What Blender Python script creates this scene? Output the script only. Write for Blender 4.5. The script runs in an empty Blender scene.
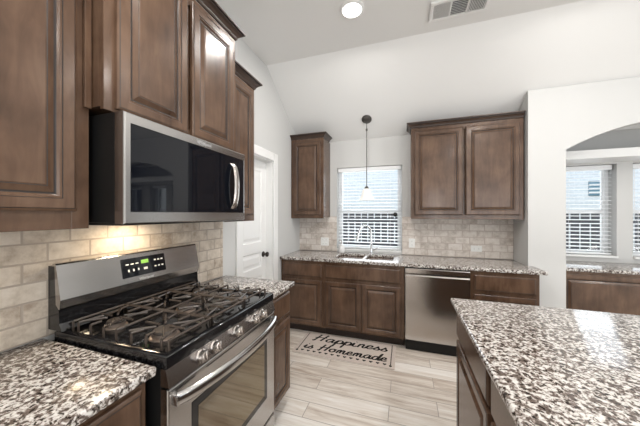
import bpy, bmesh, math, random
from mathutils import Vector, Matrix
random.seed(7)
S = bpy.context.scene
C = S.collection
PI = math.pi

# ------------------------------------------------------------------ camera
cam = bpy.data.cameras.new('camera')
cam.sensor_width = 36.0
cam.lens = 255.58 / 640 * 36.0
cam.shift_y = 0.77 / 640
cam.clip_start = 0.02
co = bpy.data.objects.new('camera', cam)
C.objects.link(co)
co.location = (1.4582, 0, 1.4384)
co.rotation_euler = (PI / 2, 0, 0.3191)
S.camera = co

# ------------------------------------------------------------------ exposure, world, lights
S.view_settings.view_transform = 'Standard'
S.view_settings.look = 'None'
S.view_settings.gamma = 1.0
S.view_settings.exposure = -0.13
S.view_settings.use_curve_mapping = False

W = bpy.data.worlds.new('sky')
S.world = W
W.use_nodes = True
bg = W.node_tree.nodes['Background']
bg.inputs[0].default_value = (0.80, 0.90, 1.0, 1)
bg.inputs[1].default_value = 1.5

def area(name, loc, rot, sx, sy, power, col=(1, 1, 1), shape='RECTANGLE', spread=None):
    l = bpy.data.lights.new(name, 'AREA')
    l.shape = shape
    l.size = sx
    if shape in ('RECTANGLE', 'ELLIPSE'):
        l.size_y = sy
    l.energy = power
    l.color = col
    if spread:
        l.spread = spread
    o = bpy.data.objects.new(name, l)
    C.objects.link(o)
    o.location = loc
    o.rotation_euler = rot
    return o

sun = bpy.data.lights.new('sun', 'SUN')
sun.energy = 2.3
sun.angle = 0.02
sun.color = (1, 0.96, 0.9)
so = bpy.data.objects.new('sun', sun)
C.objects.link(so)
so.rotation_euler = (math.radians(42), 0, math.radians(-25))     # from behind the camera over the roof

# daylight through the big windows of the living side (behind and to the right of the camera), plus added ceiling fill
UP = math.radians(108)        # aimed a little upwards
LOW = math.radians(150)       # steep upward tilt of the fill lamps added to brighten the ceiling
area('daylight_rear', (4.55, -4.80, 1.5), (UP, 0, 0), 2.5, 2.2, 32, (0.95, 0.98, 1.0))
area('daylight_rear_door', (2.62, -4.80, 1.3), (UP, 0, 0), 0.5, 2.2, 34, (0.95, 0.98, 1.0))
area('daylight_side', (7.3, -0.6, 1.5), (UP, 0, PI / 2), 3.4, 2.2, 30, (0.95, 0.98, 1.0))
area('ceiling_fill_rear', (4.55, -4.6, 0.45), (LOW, 0, 0), 2.5, 0.6, 120, (1.0, 0.98, 0.95))  # added fill lamp near the floor, aimed up to lift the flat ceiling
area('ceiling_fill_side', (7.0, -0.6, 0.45), (LOW, 0, PI / 2), 3.4, 0.6, 60, (1.0, 0.98, 0.95))  # second added ceiling fill, from the far right
# daylight at the kitchen and nook windows
area('daylight_sink', (0.995, 3.76, 1.5), (-PI / 2, 0, 0), 0.86, 1.1, 13, (0.9, 0.96, 1.0))
area('daylight_nook', (4.0, 4.12, 1.5), (-PI / 2, 0, 0), 1.7, 1.1, 15, (0.9, 0.96, 1.0))
# the recessed ceiling cans
for i, (x, y) in enumerate([(1.057, 2.038), (1.057, 0.55), (2.75, 2.038), (2.75, 0.55), (1.057, -1.3), (2.75, -1.3), (5.0, 1.0), (5.0, -1.5)]):
    area('can_lamp', (x, y, 3.074), (0, 0, 0), 0.14, 0.14, 17, (1.0, 0.965, 0.925), 'DISK')
# cooktop lamp under the microwave
area('cooktop_lamp', (0.15, 0.98, 1.387), (0, 0, 0), 0.10, 0.05, 2.2, (1.0, 0.80, 0.55))

# ------------------------------------------------------------------ materials
def mat(name):
    m = bpy.data.materials.new(name)
    m.use_nodes = True
    nt = m.node_tree
    return m, nt, nt.nodes['Principled BSDF']

def nd(nt, typ, **kw):
    n = nt.nodes.new(typ)
    for k, v in kw.items():
        if k in n.inputs:
            n.inputs[k].default_value = v
        else:
            setattr(n, k, v)
    return n

def plain(name, col, rough=0.5, metal=0.0, spec=0.5, coat=0.0):
    m, nt, b = mat(name)
    b.inputs['Base Color'].default_value = (*col, 1)
    b.inputs['Roughness'].default_value = rough
    b.inputs['Metallic'].default_value = metal
    b.inputs['Specular IOR Level'].default_value = spec
    b.inputs['Coat Weight'].default_value = coat
    return m

def emit(name, col, s):
    m, nt, b = mat(name)
    b.inputs['Base Color'].default_value = (*col, 1)
    b.inputs['Emission Color'].default_value = (*col, 1)
    b.inputs['Emission Strength'].default_value = s
    return m

def ramp(nt, stops, fac, interp='LINEAR'):
    r = nt.nodes.new('ShaderNodeValToRGB')
    r.color_ramp.interpolation = interp
    els = r.color_ramp.elements
    while len(els) < len(stops):
        els.new(0.5)
    for e, (p, c) in zip(els, stops):
        e.position = p
        e.color = (*c, 1)
    nt.links.new(fac, r.inputs[0])
    return r

def objcoord(nt, scale=(1, 1, 1), src='Object'):
    tc = nt.nodes.new('ShaderNodeTexCoord')
    mp = nt.nodes.new('ShaderNodeMapping')
    mp.inputs['Scale'].default_value = scale
    nt.links.new(tc.outputs[src], mp.inputs[0])
    return mp.outputs[0]

def wood_mat(name, dark, mid, light, rough=0.36):
    m, nt, b = mat(name)
    v = objcoord(nt, (7, 7, 1.3))
    n = nd(nt, 'ShaderNodeTexNoise', Scale=3.0, Detail=6.0, Roughness=0.62, Distortion=0.6)
    nt.links.new(v, n.inputs['Vector'])
    v2 = objcoord(nt, (1, 1, 1))
    n2 = nd(nt, 'ShaderNodeTexNoise', Scale=4.5, Detail=3.0)
    nt.links.new(v2, n2.inputs['Vector'])
    mx = nd(nt, 'ShaderNodeMath', operation='MULTIPLY_ADD')
    mx.inputs[1].default_value = 0.42
    ml = nd(nt, 'ShaderNodeMath', operation='MULTIPLY')
    ml.inputs[1].default_value = 0.58
    nt.links.new(n2.outputs['Fac'], ml.inputs[0])
    nt.links.new(n.outputs['Fac'], mx.inputs[0])
    nt.links.new(ml.outputs[0], mx.inputs[2])
    r = ramp(nt, [(0.30, dark), (0.5, mid), (0.72, light)], mx.outputs[0])
    nt.links.new(r.outputs[0], b.inputs['Base Color'])
    b.inputs['Roughness'].default_value = rough
    b.inputs['Specular IOR Level'].default_value = 0.33
    b.inputs['Coat Weight'].default_value = 0.2
    b.inputs['Coat Roughness'].default_value = 0.12
    return m

M = {}
M['wood'] = wood_mat('stained_maple', (0.048, 0.026, 0.016), (0.102, 0.058, 0.036), (0.168, 0.103, 0.067), 0.27)
M['crown'] = wood_mat('dark_crown_stain', (0.034, 0.020, 0.014), (0.058, 0.035, 0.025), (0.085, 0.054, 0.040))
M['glaze'] = plain('dark_glaze', (0.018, 0.011, 0.008), 0.45)
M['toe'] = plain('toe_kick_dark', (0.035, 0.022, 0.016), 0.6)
M['wall'] = plain('wall_paint', (0.61, 0.61, 0.60), 0.9, spec=0.2)
M['ceil'] = plain('ceiling_paint', (0.82, 0.82, 0.81), 0.95, spec=0.1)
M['trim'] = plain('white_trim_paint', (0.83, 0.83, 0.82), 0.4)
M['vinyl'] = plain('white_vinyl', (0.84, 0.85, 0.86), 0.35)
M['blind'] = plain('white_blind', (0.86, 0.87, 0.88), 0.45)
M['plastic'] = plain('white_plastic', (0.82, 0.82, 0.80), 0.35)
M['black'] = plain('black_enamel', (0.008, 0.008, 0.009), 0.10, spec=0.6)
M['blackplastic'] = plain('black_plastic', (0.009, 0.009, 0.009), 0.4, spec=0.3)
M['iron'] = plain('cast_iron', (0.060, 0.045, 0.036), 0.27, spec=0.8)
M['burner'] = plain('burner_cap', (0.05, 0.040, 0.035), 0.35)
M['alu'] = plain('burner_ring', (0.30, 0.24, 0.20), 0.4, metal=0.7)
M['chrome'] = plain('chrome', (0.82, 0.82, 0.83), 0.12, metal=1.0)
M['nickel'] = plain('knob_metal', (0.50, 0.46, 0.43), 0.26, metal=1.0)
M['bronze'] = plain('oil_rubbed_bronze', (0.05, 0.04, 0.035), 0.35, metal=0.6)
M['pendmetal'] = plain('pewter', (0.12, 0.115, 0.11), 0.35, metal=0.8)
M['darkglass'] = plain('dark_glass', (0.005, 0.006, 0.009), 0.03, spec=0.4)
M['ink'] = plain('black_print', (0.015, 0.013, 0.012), 0.9, spec=0.1)
M['iconwhite'] = plain('pale_print', (0.7, 0.7, 0.68), 0.5)
M['logo'] = plain('silver_print', (0.65, 0.65, 0.66), 0.3, metal=0.6)
M['green'] = emit('green_display', (0.20, 0.42, 0.08), 0.25)
M['lens'] = emit('lamp_lens', (1.0, 0.98, 0.95), 4.0)
M['fence'] = plain('fence_boards', (0.070, 0.072, 0.085), 0.9)
M['grass'] = plain('lawn', (0.10, 0.16, 0.06), 0.95)
M['siding'] = None
M['shutter'] = plain('far_window_blue', (0.10, 0.22, 0.30), 0.3)
M['dark_void'] = plain('vent_dark', (0.22, 0.22, 0.22), 0.9)
M['soapy'] = plain('soap_white', (0.80, 0.80, 0.80), 0.3)

def steel_mat(name, col, rough, axis):
    m, nt, b = mat(name)
    sc = [700, 700, 700]
    sc[axis] = 6
    v = objcoord(nt, tuple(sc))
    n = nd(nt, 'ShaderNodeTexNoise', Scale=1.0, Detail=1.0)
    nt.links.new(v, n.inputs['Vector'])
    mr = nd(nt, 'ShaderNodeMapRange')
    mr.inputs['To Min'].default_value = rough - 0.004
    mr.inputs['To Max'].default_value = rough + 0.004
    nt.links.new(n.outputs['Fac'], mr.inputs['Value'])
    nt.links.new(mr.outputs[0], b.inputs['Roughness'])
    b.inputs['Base Color'].default_value = (*col, 1)
    b.inputs['Metallic'].default_value = 1.0
    return m
M['steel'] = steel_mat('brushed_steel', (0.49, 0.475, 0.465), 0.22, 0)
M['steel_x'] = steel_mat('brushed_steel_wide', (0.50, 0.465, 0.44), 0.17, 0)

def granite():
    m, nt, b = mat('speckled_granite')
    v = objcoord(nt)
    # wobble so the flakes are irregular
    nz = nd(nt, 'ShaderNodeTexNoise', Scale=45.0, Detail=2.0)
    nt.links.new(v, nz.inputs['Vector'])
    va = nd(nt, 'ShaderNodeMixRGB', blend_type='ADD')
    va.inputs[0].default_value = 0.02
    nt.links.new(v, va.inputs[1])
    nt.links.new(nz.outputs['Color'], va.inputs[2])
    n = nd(nt, 'ShaderNodeTexNoise', Scale=62.0, Detail=3.5, Roughness=0.6)
    nt.links.new(va.outputs[0], n.inputs['Vector'])
    r = ramp(nt, [(0.0, (0.075, 0.060, 0.052)), (0.41, (0.12, 0.095, 0.082)), (0.475, (0.27, 0.225, 0.20)), (0.525, (0.60, 0.575, 0.545)), (0.60, (0.72, 0.70, 0.67))], n.outputs['Fac'])
    n2 = nd(nt, 'ShaderNodeTexNoise', Scale=88.0, Detail=2.0, Roughness=0.5)
    mp = nt.nodes.new('ShaderNodeMapping')
    mp.inputs['Location'].default_value = (3.3, 1.7, 5.1)
    nt.links.new(va.outputs[0], mp.inputs[0])
    nt.links.new(mp.outputs[0], n2.inputs['Vector'])
    r2 = ramp(nt, [(0.0, (0.05, 0.045, 0.04)), (0.37, (0.10, 0.085, 0.075)), (0.44, (0.75, 0.72, 0.70)), (0.52, (1, 1, 1))], n2.outputs['Fac'])
    mu = nd(nt, 'ShaderNodeMixRGB', blend_type='MULTIPLY')
    mu.inputs[0].default_value = 1.0
    nt.links.new(r.outputs[0], mu.inputs[1])
    nt.links.new(r2.outputs[0], mu.inputs[2])
    nt.links.new(mu.outputs[0], b.inputs['Base Color'])
    b.inputs['Roughness'].default_value = 0.12
    b.inputs['Specular IOR Level'].default_value = 0.5
    return m
M['granite'] = granite()

def brick_mat(name, axes, w, h, off, c1, c2, mortar, msize, rough, shift=(0, 0), bump=0.5, streak=None, spec=0.4):
    """brick pattern laid in world axes (object origin is the world origin)"""
    m, nt, b = mat(name)
    tc = nt.nodes.new('ShaderNodeTexCoord')
    sp = nt.nodes.new('ShaderNodeSeparateXYZ')
    nt.links.new(tc.outputs['Object'], sp.inputs[0])
    cb = nt.nodes.new('ShaderNodeCombineXYZ')
    for k in range(2):
        ad = nd(nt, 'ShaderNodeMath', operation='ADD')
        ad.inputs[1].default_value = shift[k]
        nt.links.new(sp.outputs[axes[k]], ad.inputs[0])
        nt.links.new(ad.outputs[0], cb.inputs[k])
    bk = nd(nt, 'ShaderNodeTexBrick')
    bk.offset = off
    bk.offset_frequency = 2
    bk.inputs['Scale'].default_value = 1.0
    bk.inputs['Brick Width'].default_value = w
    bk.inputs['Row Height'].default_value = h
    bk.inputs['Mortar Size'].default_value = msize
    bk.inputs['Mortar Smooth'].default_value = 0.3
    bk.inputs['Color1'].default_value = (0, 0, 0, 1)
    bk.inputs['Color2'].default_value = (1, 1, 1, 1)
    bk.inputs['Mortar'].default_value = (0.5, 0.5, 0.5, 1)
    nt.links.new(cb.outputs[0], bk.inputs['Vector'])
    # per-tile tone plus a blotchy or streaky tone
    if streak:
        mp = nt.nodes.new('ShaderNodeMapping')
        mp.inputs['Scale'].default_value = streak
        nt.links.new(tc.outputs['Object'], mp.inputs[0])
        vin = mp.outputs[0]
        ns = nd(nt, 'ShaderNodeTexNoise', Scale=1.0, Detail=7.0, Roughness=0.68, Distortion=0.5)
    else:
        vin = tc.outputs['Object']
        ns = nd(nt, 'ShaderNodeTexNoise', Scale=14.0, Detail=6.0, Roughness=0.65)
    nt.links.new(vin, ns.inputs['Vector'])
    # shift the noise per tile
    av = nd(nt, 'ShaderNodeVectorMath', operation='MULTIPLY_ADD')
    av.inputs[1].default_value = (9, 9, 9)
    nt.links.new(bk.outputs['Color'], av.inputs[0])
    nt.links.new(vin, av.inputs[2])
    nt.links.new(av.outputs[0], ns.inputs['Vector'])
    sc = nd(nt, 'ShaderNodeSeparateColor')
    nt.links.new(bk.outputs['Color'], sc.inputs[0])
    f = nd(nt, 'ShaderNodeMath', operation='MULTIPLY_ADD')
    f.inputs[1].default_value = 0.5
    f2 = nd(nt, 'ShaderNodeMath', operation='MULTIPLY_ADD')
    f2.inputs[1].default_value = 2.1
    f2.inputs[2].default_value = -0.80
    nt.links.new(ns.outputs['Fac'], f2.inputs[0])
    nt.links.new(sc.outputs[0], f.inputs[0])
    nt.links.new(f2.outputs[0], f.inputs[2])
    r = ramp(nt, [(0.0, c1[0]), (0.5, c1[1]), (1.0, c2)], f.outputs[0])
    mix = nd(nt, 'ShaderNodeMixRGB')
    nt.links.new(bk.outputs['Fac'], mix.inputs[0])
    nt.links.new(r.outputs[0], mix.inputs[1])
    mix.inputs[2].default_value = (*mortar, 1)
    nt.links.new(mix.outputs[0], b.inputs['Base Color'])
    b.inputs['Roughness'].default_value = rough
    b.inputs['Specular IOR Level'].default_value = spec
    inv = nd(nt, 'ShaderNodeMath', operation='MULTIPLY_ADD')
    inv.inputs[1].default_value = -1.0
    inv.inputs[2].default_value = 1.0
    nt.links.new(bk.outputs['Fac'], inv.inputs[0])
    h2 = nd(nt, 'ShaderNodeMath', operation='MULTIPLY_ADD')
    h2.inputs[1].default_value = 0.25
    nt.links.new(ns.outputs['Fac'], h2.inputs[0])
    nt.links.new(inv.outputs[0], h2.inputs[2])
    bp = nd(nt, 'ShaderNodeBump', Strength=bump, Distance=0.004)
    nt.links.new(h2.outputs[0], bp.inputs['Height'])
    nt.links.new(bp.outputs[0], b.inputs['Normal'])
    return m
trav = (((0.34, 0.28, 0.225), (0.56, 0.495, 0.43)), (0.70, 0.645, 0.58))
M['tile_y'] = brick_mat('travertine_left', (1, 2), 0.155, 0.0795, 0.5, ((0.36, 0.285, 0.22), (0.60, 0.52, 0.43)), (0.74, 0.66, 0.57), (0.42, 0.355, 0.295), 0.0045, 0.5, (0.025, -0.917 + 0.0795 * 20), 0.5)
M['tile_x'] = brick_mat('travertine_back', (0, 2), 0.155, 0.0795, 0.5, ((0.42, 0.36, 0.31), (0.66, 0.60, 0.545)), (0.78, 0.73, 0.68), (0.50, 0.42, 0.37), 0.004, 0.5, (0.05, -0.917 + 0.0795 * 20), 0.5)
M['floor'] = brick_mat('wood_look_plank_tile', (0, 1), 0.92, 0.152, 0.37, ((0.42, 0.335, 0.27), (0.70, 0.64, 0.575)), (0.86, 0.83, 0.795), (0.34, 0.295, 0.255), 0.0028, 0.38, (10.27, 20.06), 0.2, (2.2, 26, 1))
M['siding'] = brick_mat('pale_brick', (0, 2), 0.22, 0.075, 0.5, ((0.60, 0.66, 0.72), (0.68, 0.74, 0.80)), (0.78, 0.83, 0.88), (0.80, 0.84, 0.88), 0.010, 0.9, (0, 0), 0.1)

def glass_mat():
    m = bpy.data.materials.new('clear_glass')
    m.use_nodes = True
    nt = m.node_tree
    nt.nodes.clear()
    out = nt.nodes.new('ShaderNodeOutputMaterial')
    t = nt.nodes.new('ShaderNodeBsdfTransparent')
    g = nt.nodes.new('ShaderNodeBsdfGlossy')
    g.inputs['Roughness'].default_value = 0.02
    fr = nt.nodes.new('ShaderNodeFresnel')
    fr.inputs['IOR'].default_value = 1.3
    mx = nt.nodes.new('ShaderNodeMixShader')
    nt.links.new(fr.outputs[0], mx.inputs[0])
    nt.links.new(t.outputs[0], mx.inputs[1])
    nt.links.new(g.outputs[0], mx.inputs[2])
    nt.links.new(mx.outputs[0], out.inputs[0])
    return m
M['glass'] = glass_mat()

def ovenglass():
    m, nt, b = mat('oven_glass')
    b.inputs['Base Color'].default_value = (0.25, 0.22, 0.185, 1)
    b.inputs['Roughness'].default_value = 0.05
    b.inputs['Metallic'].default_value = 0.9
    b.inputs['IOR'].default_value = 2.3
    b.inputs['Specular IOR Level'].default_value = 0.7
    b.inputs['Specular Tint'].default_value = (1.0, 0.9, 0.66, 1)
    return m
M['ovenglass'] = ovenglass()

def matfabric():
    m, nt, b = mat('mat_fabric')
    v = objcoord(nt, (300, 300, 300))
    n = nd(nt, 'ShaderNodeTexNoise', Scale=1.0, Detail=2.0)
    nt.links.new(v, n.inputs['Vector'])
    r = ramp(nt, [(0.3, (0.48, 0.41, 0.36)), (0.7, (0.66, 0.575, 0.52))], n.outputs['Fac'])
    nt.links.new(r.outputs[0], b.inputs['Base Color'])
    b.inputs['Roughness'].default_value = 0.9
    return m
M['matfab'] = matfabric()

def shade_mat():
    m, nt, b = mat('frosted_shade')
    b.inputs['Base Color'].default_value = (0.92, 0.90, 0.86, 1)
    b.inputs['Roughness'].default_value = 0.4
    b.inputs['Transmission Weight'].default_value = 0.0
    b.inputs['Subsurface Weight'].default_value = 0.0
    b.inputs['Emission Color'].default_value = (1, 0.97, 0.92, 1)
    b.inputs['Emission Strength'].default_value = 0.12
    return m
M['shade'] = shade_mat()

# ------------------------------------------------------------------ mesh helpers
class MB:
    def __init__(self):
        self.bm = bmesh.new()
        self.mats = []
    def mi(self, m):
        if m is None:
            return 0
        if m not in self.mats:
            self.mats.append(m)
        return self.mats.index(m)
    def box(self, x0, x1, y0, y1, z0, z1, bevel=0.0, seg=2, m=None):
        bm = self.bm
        vs = [bm.verts.new((x, y, z)) for x in (x0, x1) for y in (y0, y1) for z in (z0, z1)]
        idx = [(0, 1, 3, 2), (4, 6, 7, 5), (0, 4, 5, 1), (2, 3, 7, 6), (0, 2, 6, 4), (1, 5, 7, 3)]
        fs = [bm.faces.new([vs[i] for i in f]) for f in idx]
        k = self.mi(m)
        for f in fs:
            f.material_index = k
        if bevel > 0:
            es = list({e for f in fs for e in f.edges})
            r = bmesh.ops.bevel(bm, geom=es, offset=bevel, segments=seg, profile=0.5, affect='EDGES')
            for f in r['faces']:
                f.material_index = k
        return self
    def rings(self, rings, cap0=True, cap1=True, ms=None, closed=True):
        """loft a list of equal-length point rings; ms[i] is the material of the band i -> i+1"""
        bm = self.bm
        vr = [[bm.verts.new(p) for p in r] for r in rings]
        n = len(vr[0])
        for i in range(len(vr) - 1):
            k = self.mi(ms[i]) if ms else 0
            for j in range(n if closed else n - 1):
                f = bm.faces.new((vr[i][j], vr[i][(j + 1) % n], vr[i + 1][(j + 1) % n], vr[i + 1][j]))
                f.material_index = k
        if cap0:
            f = bm.faces.new(list(reversed(vr[0])))
            f.material_index = self.mi(ms[0]) if ms else 0
        if cap1:
            f = bm.faces.new(vr[-1])
            f.material_index = self.mi(ms[-1]) if ms else 0
        return self
    def prism(self, pts, axis, a, b, m=None):
        """extrude a closed 2D outline along an axis (0: pts are y,z; 1: x,z; 2: x,y)"""
        def mk(p, t):
            return [(t, p[0], p[1]), (p[0], t, p[1]), (p[0], p[1], t)][axis]
        return self.rings([[mk(p, a) for p in pts], [mk(p, b) for p in pts]], ms=[m] if m else None)
    def lathe(self, prof, n=24, c=(0, 0, 0), axis='z', cap0=True, cap1=True, m=None):
        rs = []
        for r, h in prof:
            ring = []
            for k in range(n):
                a = 2 * PI * k / n
                u, v = r * math.cos(a), r * math.sin(a)
                p = {'z': (u, v, h), 'x': (h, u, v), 'y': (v, h, u)}[axis]
                ring.append((p[0] + c[0], p[1] + c[1], p[2] + c[2]))
            rs.append(ring)
        return self.rings(rs, cap0, cap1, ms=[m] * (len(rs) - 1) if m else None)
    def tube(self, path, r, n=8, m=None, flat=None):
        """tube along a polyline; r may be a list; flat = (a, b) makes the section an ellipse (a sideways, b up)"""
        P = [Vector(p) for p in path]
        rs = []
        up = Vector((0, 0, 1))
        prev = None
        for i, p in enumerate(P):
            t = (P[min(i + 1, len(P) - 1)] - P[max(i - 1, 0)]).normalized()
            if prev is None:
                s = t.cross(up)
                if s.length < 0.05:
                    s = t.cross(Vector((0, 1, 0)))
            else:
                s = prev - t * prev.dot(t)
            s.normalize()
            prev = s
            w = s.cross(t).normalized()
            rr = r[i] if isinstance(r, (list, tuple)) else r
            ra, rb = (flat if flat else (rr, rr))
            rs.append([tuple(p + s * ra * math.cos(2 * PI * k / n) + w * rb * math.sin(2 * PI * k / n)) for k in range(n)])
        return self.rings(rs, ms=[m] * (len(rs) - 1) if m else None)
    def done(self, name, m, parent=None, smooth=False, loc=None):
        bm = self.bm
        bmesh.ops.recalc_face_normals(bm, faces=bm.faces[:])
        me = bpy.data.meshes.new(name)
        bm.to_mesh(me)
        bm.free()
        if not self.mats:
            self.mats = [m]
        for q in self.mats:
            me.materials.append(q)
        if smooth:
            for p in me.polygons:
                p.use_smooth = True
            try:
                me.set_sharp_from_angle(angle=math.radians(38))
            except Exception:
                pass
        o = bpy.data.objects.new(name, me)
        C.objects.link(o)
        if parent:
            o.parent = parent
        if loc:
            o.location = loc
        return o

def tag(o, label=None, cat=None, group=None, kind=None):
    if label: o['label'] = label
    if cat: o['category'] = cat
    if group: o['group'] = group
    if kind: o['kind'] = kind
    return o

def thing(name, label, cat, loc=(0, 0, 0), rz=0.0, group=None):
    o = bpy.data.objects.new(name, None)
    o.empty_display_size = 0.1
    C.objects.link(o)
    o.location = loc
    o.rotation_euler = (0, 0, rz)
    return tag(o, label, cat, group)

def copy_tree(o, parent=None):
    c = o.copy()
    C.objects.link(c)
    if parent: c.parent = parent
    for ch in list(o.children):
        copy_tree(ch, c)
    return c

def struct(name, mb, m, parent=None, smooth=False):
    o = mb.done(name, m, parent, smooth)
    if parent is None:
        o['kind'] = 'structure'
    return o

def spline(pts, k=6):
    P = [Vector(p) for p in pts]
    out = []
    for i in range(len(P) - 1):
        p0, p1, p2, p3 = P[max(i - 1, 0)], P[i], P[i + 1], P[min(i + 2, len(P) - 1)]
        for j in range(k):
            t = j / k
            out.append(0.5 * ((2 * p1) + (p2 - p0) * t + (2 * p0 - 5 * p1 + 4 * p2 - p3) * t * t + (3 * p1 - p0 - 3 * p2 + p3) * t ** 3))
    out.append(P[-1])
    return out

def grid_solid(mb, xs, ys, hole, z0, z1, m=None):
    """flat slab of grid cells, with the cells where hole(i, j) is true left out"""
    bm = mb.bm
    V = {}
    def v(i, j, z):
        key = (i, j, z)
        if key not in V:
            V[key] = bm.verts.new((xs[i], ys[j], z))
        return V[key]
    nx, ny = len(xs) - 1, len(ys) - 1
    ok = lambda i, j: 0 <= i < nx and 0 <= j < ny and not hole(i, j)
    for i in range(nx):
        for j in range(ny):
            if not ok(i, j):
                continue
            bm.faces.new([v(i, j, z1), v(i + 1, j, z1), v(i + 1, j + 1, z1), v(i, j + 1, z1)])
            bm.faces.new([v(i, j, z0), v(i, j + 1, z0), v(i + 1, j + 1, z0), v(i + 1, j, z0)])
            for (a, b, di, dj) in (((i, j), (i + 1, j), 0, -1), ((i + 1, j), (i + 1, j + 1), 1, 0), ((i + 1, j + 1), (i, j + 1), 0, 1), ((i, j + 1), (i, j), -1, 0)):
                if not ok(i + di, j + dj):
                    bm.faces.new([v(*a, z1), v(*a, z0), v(*b, z0), v(*b, z1)])

def round_edges(mb, off, seg=3, zs=None):
    """round the hard edges of a slab; coplanar grid edges stay"""
    bm = mb.bm
    bm.normal_update()
    es = [e for e in bm.edges if len(e.link_faces) == 2 and e.calc_face_angle(0) > 0.6]
    bmesh.ops.bevel(bm, geom=es, offset=off, segments=seg, profile=0.5, affect='EDGES')

# ------------------------------------------------------------------ setting
YB = 3.47        # back wall
YA = 3.10        # arch wall
XR = 2.64        # the corner between back wall and arch wall
ZC = 3.09        # flat ceiling
YC = 2.52        # crease of the ceiling
ZB = 2.45        # ceiling height at the back wall
def zc(y): return ZC if y <= YC else ZC + (y - YC) * (ZB - ZC) / (YB - YC)

b = MB(); b.box(-0.15, 7.6, -5.1, 4.2, -0.12, 0.0)
struct('floor', b, M['floor'])

# left wall with the pantry doorway (Y 2.0-2.66, to 2.05)
b = MB()
b.prism([(-5.1, 0), (2.06, 0), (2.06, 2.05), (2.66, 2.05), (2.66, 0), (YB + 0.15, 0), (YB + 0.15, zc(YB) - 0.1), (YB, zc(YB) + 0.0), (YC, ZC), (-5.1, ZC)], 0, -0.13, 0.0)
struct('wall_left', b, M['wall'])
# back wall with the window opening
wx0, wx1, wz0, wz1 = 0.562, 1.428, 0.935, 2.075
b = MB()
xs, zs = [0.0, wx0, wx1, XR + 0.15], [0.0, wz0, wz1, 2.75]
for i in range(3):
    for k in range(3):
        if (i, k) != (1, 1):
            b.box(xs[i], xs[i + 1], YB, YB + 0.16, zs[k], zs[k + 1])
bmesh.ops.remove_doubles(b.bm, verts=b.bm.verts[:], dist=1e-5)
struct('wall_back', b, M['wall'])
b = MB(); b.box(XR, XR + 0.15, YA + 0.12, YB, 0, 2.75)
struct('wall_return', b, M['wall'])
# arch wall
cxa, half, crown, spring = 3.80, 0.855, 2.30, 2.06
R = (half ** 2 + (crown - spring) ** 2) / (2 * (crown - spring))
arc = []
for k in range(25):
    x = cxa - half + 2 * half * k / 24
    arc.append((x, crown - R + math.sqrt(R * R - (x - cxa) ** 2)))
b = MB()
top = zc(YA + 0.06) + 0.02
bm = b.bm
for y in (YA, YA + 0.12):
    def q(*p): return bm.faces.new([bm.verts.new((x, y, z)) for x, z in p])
    q((XR, 0), (cxa - half, 0), (cxa - half, spring), (XR, spring))
    q((XR, spring), (cxa - half, spring), (cxa - half, top), (XR, top))
    for (x0, z0), (x1, z1) in zip(arc, arc[1:]):
        q((x0, z0), (x1, z1), (x1, top), (x0, top))
    q((cxa + half, spring), (7.6, spring), (7.6, top), (cxa + half, top))
    q((cxa + half, 0), (7.6, 0), (7.6, spring), (cxa + half, spring))
def qs(p0, p1):
    bm.faces.new([bm.verts.new(v) for v in ((p0[0], YA, p0[1]), (p1[0], YA, p1[1]), (p1[0], YA + 0.12, p1[1]), (p0[0], YA + 0.12, p0[1]))])
qs((cxa - half, 0), (cxa - half, spring))
for p0, p1 in zip(arc, arc[1:]): qs(p0, p1)
qs((cxa + half, spring), (cxa + half, 0))
qs((XR, 0), (XR, spring)); qs((XR, spring), (XR, top)); qs((XR, top), (7.6, top)); qs((7.6, top), (7.6, 0))
bmesh.ops.remove_doubles(bm, verts=bm.verts[:], dist=1e-5)
struct('wall_arch', b, M['wall'])
# ceiling: flat part and the slope down to the back wall
b = MB()
b.prism([(-5.1, ZC), (YC, ZC), (YB + 0.16, zc(YB + 0.16)), (YB + 0.16, zc(YB + 0.16) + 0.12), (YC, ZC + 0.12), (-5.1, ZC + 0.12)], 0, -0.13, 7.6)
struct('ceiling', b, M['ceil'])
# the room's other walls, behind the camera and far right, with large window openings
b = MB()
for x0, x1, z0, z1 in ((-0.13, 2.35, 0, ZC), (2.89, 3.28, 0, ZC), (5.82, 7.6, 0, ZC), (2.35, 2.89, 2.45, ZC), (3.28, 5.82, 0, 0.35), (3.28, 5.82, 2.65, ZC)):
    b.box(x0, x1, -5.1, -5.0, z0, z1)
struct('wall_rear', b, M['wall'])
b = MB()
for y0, y1, z0, z1 in ((-5.1, -2.5, 0, ZC), (1.3, YA, 0, ZC), (-2.5, 1.3, 0, 0.3), (-2.5, 1.3, 2.75, ZC)):
    b.box(7.5, 7.6, y0, y1, z0, z1)
struct('wall_right', b, M['wall'])

# nook behind the arch
NX0, NX1, YN = 2.79, 5.05, 3.75
b = MB(); b.box(NX0 - 0.0, NX0 + 0.012, YA + 0.12, YN, 0, 2.7); struct('wall_nook_left', b, M['wall'])
b = MB(); b.box(NX1, NX1 + 0.1, YA + 0.12, YN + 0.2, 0, 2.7); struct('wall_nook_right', b, M['wall'])
b = MB(); b.box(NX0, NX1 + 0.1, YA + 0.12, YN + 0.2, 2.6, 2.7); struct('ceiling_nook', b, M['ceil'])
nw = [(3.22, 3.71), (3.845, 4.27), (4.48, 4.90)]
nz0, nz1 = 0.945, 2.0
b = MB()
xs = [NX0] + [v for w in nw for v in w] + [NX1]
zs = [0, nz0, nz1, 2.6]
for i in range(len(xs) - 1):
    for k in range(3):
        if not (i % 2 == 1 and k == 1):
            b.box(xs[i], xs[i + 1], YN, YN + 0.2, zs[k], zs[k + 1])
bmesh.ops.remove_doubles(b.bm, verts=b.bm.verts[:], dist=1e-5)
struct('wall_nook_back', b, M['wall'])
b = MB(); b.box(NX0 + 0.012, NX1, 3.42, YN, 2.018, 2.105)
struct('trim_3', b, M['trim'])

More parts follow.
